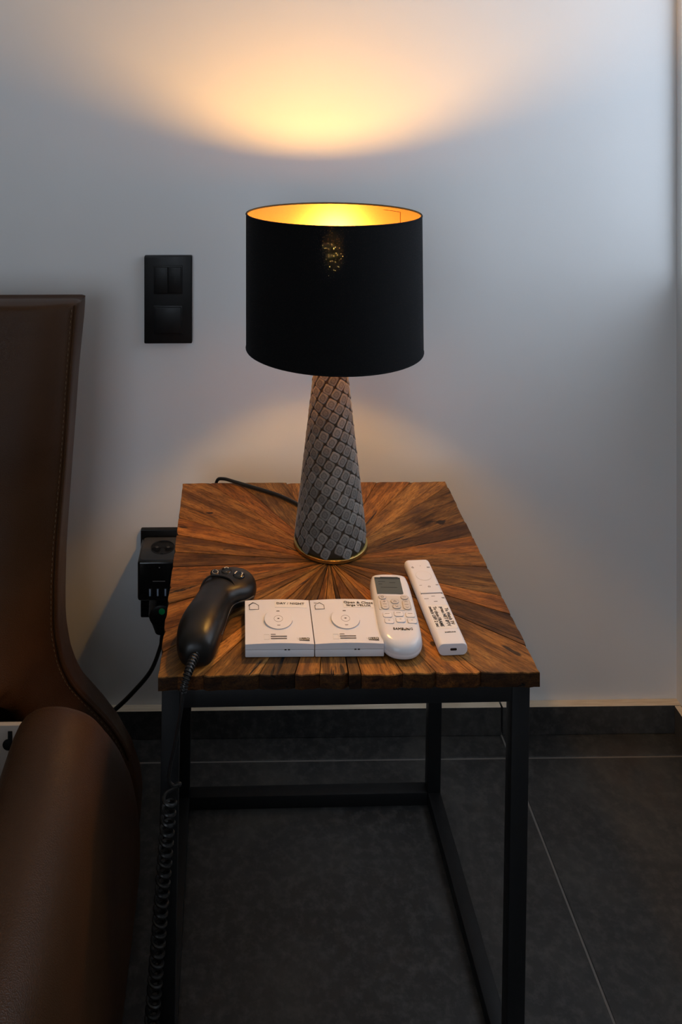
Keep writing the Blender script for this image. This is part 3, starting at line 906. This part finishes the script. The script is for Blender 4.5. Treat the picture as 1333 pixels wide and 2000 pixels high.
# ================================================================ switch, socket, adapter, plug
SW = Vector((-.1216, 0, .7641))
sw = thing('light_switch', 'black double wall switch plate with a split rocker above a single rocker', 'switch', SW)
def facing(name, w, h_, x, z, y0, y1, mat, parent, r=.0015, bev=.0006):
    """rounded plate parallel to the wall, y0 at the back, y1 the front (negative)"""
    rings = []
    base = rrect(w, h_, r, 3)
    for y, d in ((y0, 0), (y1+bev, 0), (y1+bev*.3, bev*.3), (y1, bev)):
        q_ = inset(base, d) if d else base
        rings.append([(px+x, y, pz+z) for px, pz in q_])
    return from_bm(name, loft_bm(rings), mat, parent)
facing('cover_plate', .0838, .1534, 0, 0, -.0003, -.0085, BLACKP, sw, r=.0022, bev=.0012)
for z in (.0352, -.0352):
    facing('insert_frame', .0505, .0505, 0, z, -.0080, -.0094, BLACKP, sw, r=.001, bev=.0004)
for x in (-.0117, .0117):
    facing('rocker', .0228, .0452, x, .0352, -.0085, -.0118, BLACKP, sw, r=.001, bev=.0009)
facing('rocker', .0460, .0452, 0, -.0352, -.0085, -.0118, BLACKP, sw, r=.001, bev=.0009)

SK = Vector((-.1278, 0, .2850))
sk = thing('wall_socket', 'black double wall socket plate behind the left edge of the table', 'socket', SK)
facing('cover_plate', .0838, .1534, 0, 0, -.0003, -.0085, BLACKP, sk, r=.0022, bev=.0012)
for z in (.0355, -.0355):
    o = from_bm('outlet', lathe_bm([(.0215, 0), (.0215, .0018), (.0200, .0018), (.0190, -.0008), (0, -.0008)], 32), BLACKP, sk, loc=(0, -.0088, z), rot=(R(90), 0, 0))

ad = thing('socket_adapter', 'black cube socket adapter with white USB ports plugged into the wall socket', 'adapter', (SK.x, 0, SK.z))
AD0, AD1 = .001, .0672        # relative heights
ab = box('body', (-.0385, .0385, -.0865, -.0112, AD0, AD1), [BLACKG], ad, bev=.0045, seg=3)
pl_ = [(x, y-.0485) for x, y in rrect(.0690, .0660, .006, 4)]
slab('top_plate', pl_, AD1-.003, AD1+.0004, GREYP, ad, bev=.0004)
from_bm('top_outlet', lathe_bm([(.0205, -.001), (.0205, .0009), (.0192, .0009), (.0188, .0002), (0, .0002)], 36), BLACKP, ad, loc=(0, -.0460, AD1+.0002))
for x in (-.0095, .0095):
    from_bm('contact_hole', lathe_bm([(0, 0), (.0026, 0), (.0026, .0005), (.0018, .0006), (0, .0002)], 14), GREYP, ad, loc=(x, -.0460, AD1+.0003))
from_bm('earth_clip', box_bm(-.0025, .0025, -.0655, -.0625, AD1, AD1+.0016, bev=.0004), STEEL, ad)
for x in (-.0168, -.0040, .0088, .0216):
    u = facing('usb_port', .0068, .0140, x, AD0+.0150, -.0850, -.0868, BLACKP, ad, r=.0006, bev=.0002)
    facing('usb_tongue', .0026, .0115, x-.0008, AD0+.0150, -.0855, -.0871, USBM, u, r=.0003, bev=.0001)
o = strokes('rating_print', [[(-.0125, 0), (-.0090, 0)], [(-.0080, 0), (.0010, 0)], [(.0018, 0), (.0070, 0)]], .0011, INKG, ad, 0)
o.location = (0, -.0866, AD0+.0335); o.rotation_euler = (R(90), 0, 0)
from_bm('status_light', lathe_bm([(0, 0), (.0012, 0), (.0008, .0004), (0, .0005)], 12), INKG, ad, loc=(-.002, -.0864, AD0+.0560), rot=(R(90), 0, 0))

pc = thing('power_cable', 'black plug with a green dot and a cable curving down behind the chair', 'plug', (SK.x, 0, SK.z-.0355))
rings = []
for y, r_, dz, e in ((-.0100, .0195, 0, 1.0), (-.030, .0195, 0, 1.0), (-.047, .0185, -.001, 1.02), (-.060, .0178, -.002, 1.04), (-.0660, .0165, -.002, 1.05), (-.0678, .0140, -.002, 1.05)):
    rings.append([(1.27*r_*math.cos(2*math.pi*k/32), y, dz + 1.08*r_*e*math.sin(2*math.pi*k/32)) for k in range(32)])
from_bm('plug_body', loft_bm(rings), BLACKP, pc)
rings = []
for z, wx, wy in ((.006, .0225, .0160), (-.010, .0220, .0155), (-.022, .0185, .0130), (-.034, .0140, .0095), (-.0385, .0125, .0085)):
    rings.append([(wx*math.cos(2*math.pi*k/24)*.99, -.0505 + wy*math.sin(2*math.pi*k/24), z) for k in range(24)])
from_bm('cable_outlet', loft_bm(rings), BLACKP, pc)
from_bm('green_dot', lathe_bm([(0, 0), (.0052, 0), (.0052, .0005), (.0046, .0008), (0, .0008)], 28), GREEN, pc, loc=(0.0005, -.0675, .0075), rot=(R(90), 0, 0))
cb = catmull([(-.128, -.0505, .2150), (-.1290, -.0510, .2000), (-.1318, -.0505, .1841), (-.1475, -.050, .145), (-.1762, -.050, .1105), (-.2109, -.050, .0778), (-.250, -.045, .050), (-.32, -.04, .012), (-.45, -.04, .0045), (-.6, -.045, .0045)], 8)
tube('cable', [p - Vector((SK.x, 0, SK.z-.0355)) for p in cb], .0036, RUBBER, pc, seg=10)

# ================================================================ leather recliner
chair = thing('leather_armchair', 'dark brown leather recliner armchair beside the table, against the wall', 'armchair', (-.55, -.55, 0))
CO = Vector((-.55, -.55, 0))
EDGE = [(.8035, -.2531), (.71, -.2611), (.574, -.2706), (.453, -.2825), (.392, -.2857), (.325, -.2857), (.2765, -.2762), (.24, -.2579), (.2147, -.2364), (.1727, -.2000), (.13, -.176), (.07, -.160), (.004, -.157)]
def edge_x(z):
    if z >= EDGE[0][0]: return EDGE[0][1]
    for (z1, x1), (z0, x0) in zip(EDGE[:-1], EDGE[1:]):
        if z0 <= z <= z1:
            t = (z-z0)/(z1-z0); return x0 + (x1-x0)*t
    return EDGE[-1][1]
def edge_0(z): return (edge_x(z-.012) + edge_x(z+.012) + edge_x(z)*2)/4 if z < .79 else edge_x(z)
LEAN = ((.82, 0), (.70, -.030), (.60, -.049), (.50, -.060), (.40, -.066), (.25, -.066), (.10, -.030), (-.1, -.030))
def lean(z):
    for (z1, a1), (z0, a0) in zip(LEAN[:-1], LEAN[1:]):
        if z0 <= z <= z1: return a0 + (a1-a0)*(z-z0)/(z1-z0)
    return 0
OUTER = [(.784, -.2506), (.685, -.2606), (.542, -.2715), (.398, -.2815), (.2865, -.2849), (.2294, -.2799), (.1907, -.2660), (.1499, -.2288), (.1126, -.1986), (.072, -.1751), (.018, -.1583), (-.01, -.157)]
def outer_x(z):
    if z >= OUTER[0][0]: return OUTER[0][1]
    for (z1, x1), (z0, x0) in zip(OUTER[:-1], OUTER[1:]):
        if z0 <= z <= z1: return x0 + (x1-x0)*(z-z0)/(z1-z0)
    return OUTER[-1][1]
EXTRA = ((.9, 0), (.50, 0), (.42, -.012), (.37, -.028), (.33, -.048), (.30, -.068), (.285, -.075), (-.1, -.075))
def extra(z):
    for (z1, a1), (z0, a0) in zip(EXTRA[:-1], EXTRA[1:]):
        if z0 <= z <= z1: return a0 + (a1-a0)*(z-z0)/(z1-z0)
    return 0
def edge_s(z): return edge_0(z)*(1.328 + .75*lean(z))/1.328
def smooth(a, b, t):
    t = max(0, min(1, (t-a)/(b-a))); return t*t*(3-2*t)
XL_C = -.84
YB = -.092
def front_y(x, z):
    d = edge_s(z) - x                       # distance inwards from the right edge
    dl = x - XL_C
    pill = smooth(0, .07, d) * smooth(0, .07, dl)
    y = -.168 - .014*pill + lean(z)*(.75 + .25*smooth(.0, .13, d)*smooth(.0, .13, dl))
    y += extra(z)*smooth(.0, .085, d)*smooth(.0, .085, dl)
    roll = smooth(.292, .250, z) * smooth(.055, .11, d)
    return y + .16*roll
zs = [.8035, .797, .785, .765, .74] + [.71 - .025*k for k in range(0, 11)] + [.45 - .015*k for k in range(0, 10)] + [.305 - .0065*k for k in range(0, 10)] + [.238 - .0105*k for k in range(0, 9)] + [.14, .11, .07, .03, .004]
fr = [0, .004, .012, .022, .035, .05, .07, .09, .11, .14, .18, .25, .33]
rings = []
for zi, z in enumerate(zs):
    xe = edge_s(z); ring_ = []
    cr = [xe - d for d in fr] + [XL_C + d for d in (.12, .08, .05, .03, .015, .005, 0)]
    xo = (outer_x(z-.01) + outer_x(z+.01))/2
    zt_ = 0.0
    for x in cr:
        yy = front_y(x, z)
        if x == cr[0] or x == cr[-1]: yy += .004
        ring_.append((x, yy, z))
    # side and back (left end first)
    ring_ += [(XL_C-.003, -.15, z), (XL_C-.003, YB-.01, z), (XL_C+.003, YB, z), ((XL_C+xo)/2, YB, z), (xo-.006, YB, z), (xo+.0005, YB-.006, z), (xo*.8+xe*.2+.0030, YB-.025, z), (xo*.2+xe*.8+.0032, front_y(xe, z)+.022, z), (xe+.0022, front_y(xe, z)+.009, z)]
    rings.append([Vector(p) for p in ring_])
# crowned top: rows that close towards the middle of the thickness
top = rings[0]
def toprow(k, dz, back):
    out = []
    for p in top:
        t = (p.y - (-.186))/(YB + .186)
        q_ = p.copy()
        q_.y = p.y + (-.135 - p.y)*k
        q_.z = p.z + dz - .010*smooth(0, 1, t)*back
        q_.x = p.x - .006*k*(1 if p.x > -.3 else 0) + .006*k*(1 if p.x < -.8 else 0)
        out.append(q_)
    return out
rows = [toprow(.80, .0015, 1.0), toprow(.45, .0013, 1.0), toprow(.16, .0005, .9), toprow(.04, -.0010, .5)] + rings[1:]
bm = loft_bm([[p - CO for p in r_] for r_ in rows])
from_bm('backrest', bm, LEATHER, chair, sharp=70)
# seam: piping and stitches along the right edge of the back
seam_z = [.802 - .012*k for k in range(0, 52)] + [.17, .155, .14, .125, .11]
sp3 = [Vector((edge_s(z)+.0002, front_y(edge_s(z), z)+.002, z)) for z in seam_z]
tube('piping', [p - CO for p in sp3], .0023, LEATHER, chair, seg=8)
stb = bmesh.new()
fine = catmull([Vector((edge_s(z)-.0052, front_y(edge_s(z)-.0052, z)-.0004, z)) for z in seam_z], 6)
acc = 0; seg0 = fine[0]
for a, b in zip(fine[:-1], fine[1:]):
    acc += (b-a).length
    if acc > .0062:
        d = (b-a).normalized()*.0019
        tube_bm([b-d-CO, b-CO+Vector((0, -.0004, 0)), b+d-CO], .00062, 5, bm=stb); acc = 0
o = from_bm('stitching', stb, STITCH, chair); o['kind'] = 'stuff'

# arm: a long rounded loaf whose far end slopes down towards the wall
def far_y(z):
    T_ = [(.46, -.530), (.44, -.520), (.385, -.478), (.30, -.400), (.20, -.318), (.12, -.270), (.06, -.246), (0, -.240)]
    for (z1, y1), (z0, y0) in zip(T_[:-1], T_[1:]):
        if z0 <= z <= z1: return y0 + (y1-y0)*(z-z0)/(z1-z0)
    return T_[0][1]
def arm_profile():
    pts = [(-.246, .012), (-.250, .10), (-.254, .22), (-.2565, .34), (-.2565, .392), (-.253, .420), (-.243, .438), (-.228, .447), (-.208, .449), (-.188, .445), (-.170, .431), (-.158, .409), (-.151, .375), (-.147, .32), (-.143, .24), (-.139, .15), (-.138, .08), (-.139, .03), (-.141, .012)]
    return [(p.x, p.y) for p in catmull([(a, b, 0) for a, b in pts], 3)]
AP = arm_profile(); acx, acz_ = -.205, .24
def make_arm(name, mirror=None):
    rings = []
    for k, sh in ((0.0, .80), (.006, .90), (.016, .96), (.030, .99), (.05, 1.0), (.12, 1.0), (.2, 1), (.3, 1), (.45, 1), (.60, 1), (.75, .985), (.78, .95), (.79, .88)):
        r_ = []
        for x, z in AP:
            x2 = acx + (x-acx)*sh; z2 = acz_ + (z-acz_)*(1-(1-sh)*.12) if z > .05 else z
            yf = far_y(z2)
            front = -1.32
            y = yf + (front - yf)*(k/.79)
            if mirror is not None: x2 = mirror - x2
            r_.append(Vector((x2, y, z2)) - CO)
        rings.append(r_)
    return from_bm(name, loft_bm(rings), LEATHER, chair, sharp=70)
make_arm('armrest'); make_arm('armrest', mirror=-1.09)
# seat cushion (mostly outside the frame) and the pale mechanism plate below the back
bm = box_bm(-.815-CO.x, -.285-CO.x, -1.28-CO.y, -.66-CO.y, .28, .42, bev=.045, seg=5)
from_bm('seat_cushion', bm, LEATHER, chair, sharp=70)
mp = box('mechanism_plate', (-.80-CO.x, -.262-CO.x, -.362-CO.y, -.355-CO.y, .10, .298), PALE, chair, bev=.001)
kb = bmesh.new()
from_bm('keyhole', lathe_bm([(0, 0), (.0072, 0), (.0072, .0012), (.0060, .0016), (0, .0016)], 24), BLACKP, mp, loc=(-.3055-CO.x, -.3622-CO.y, .2730), rot=(R(90), 0, 0))
from_bm('keyhole', box_bm(-.0030, .0030, 0, .0165, 0, .0013, bev=.0005), BLACKP, mp, loc=(-.3028-CO.x, -.3622-CO.y, .2745), rot=(R(90), 0, 0))
box('base_frame', (-.80-CO.x, -.29-CO.x, -.60-CO.y, -.30-CO.y, .03, .10), STEEL, chair, bev=.003)
for x in (-.78, -.32):
    for y in (-.58, -.32):
        from_bm('foot', lathe_bm([(0, 0), (.02, 0), (.02, .03), (0, .03)], 20), RUBBER, chair, loc=(x-CO.x, y-CO.y, .0005))
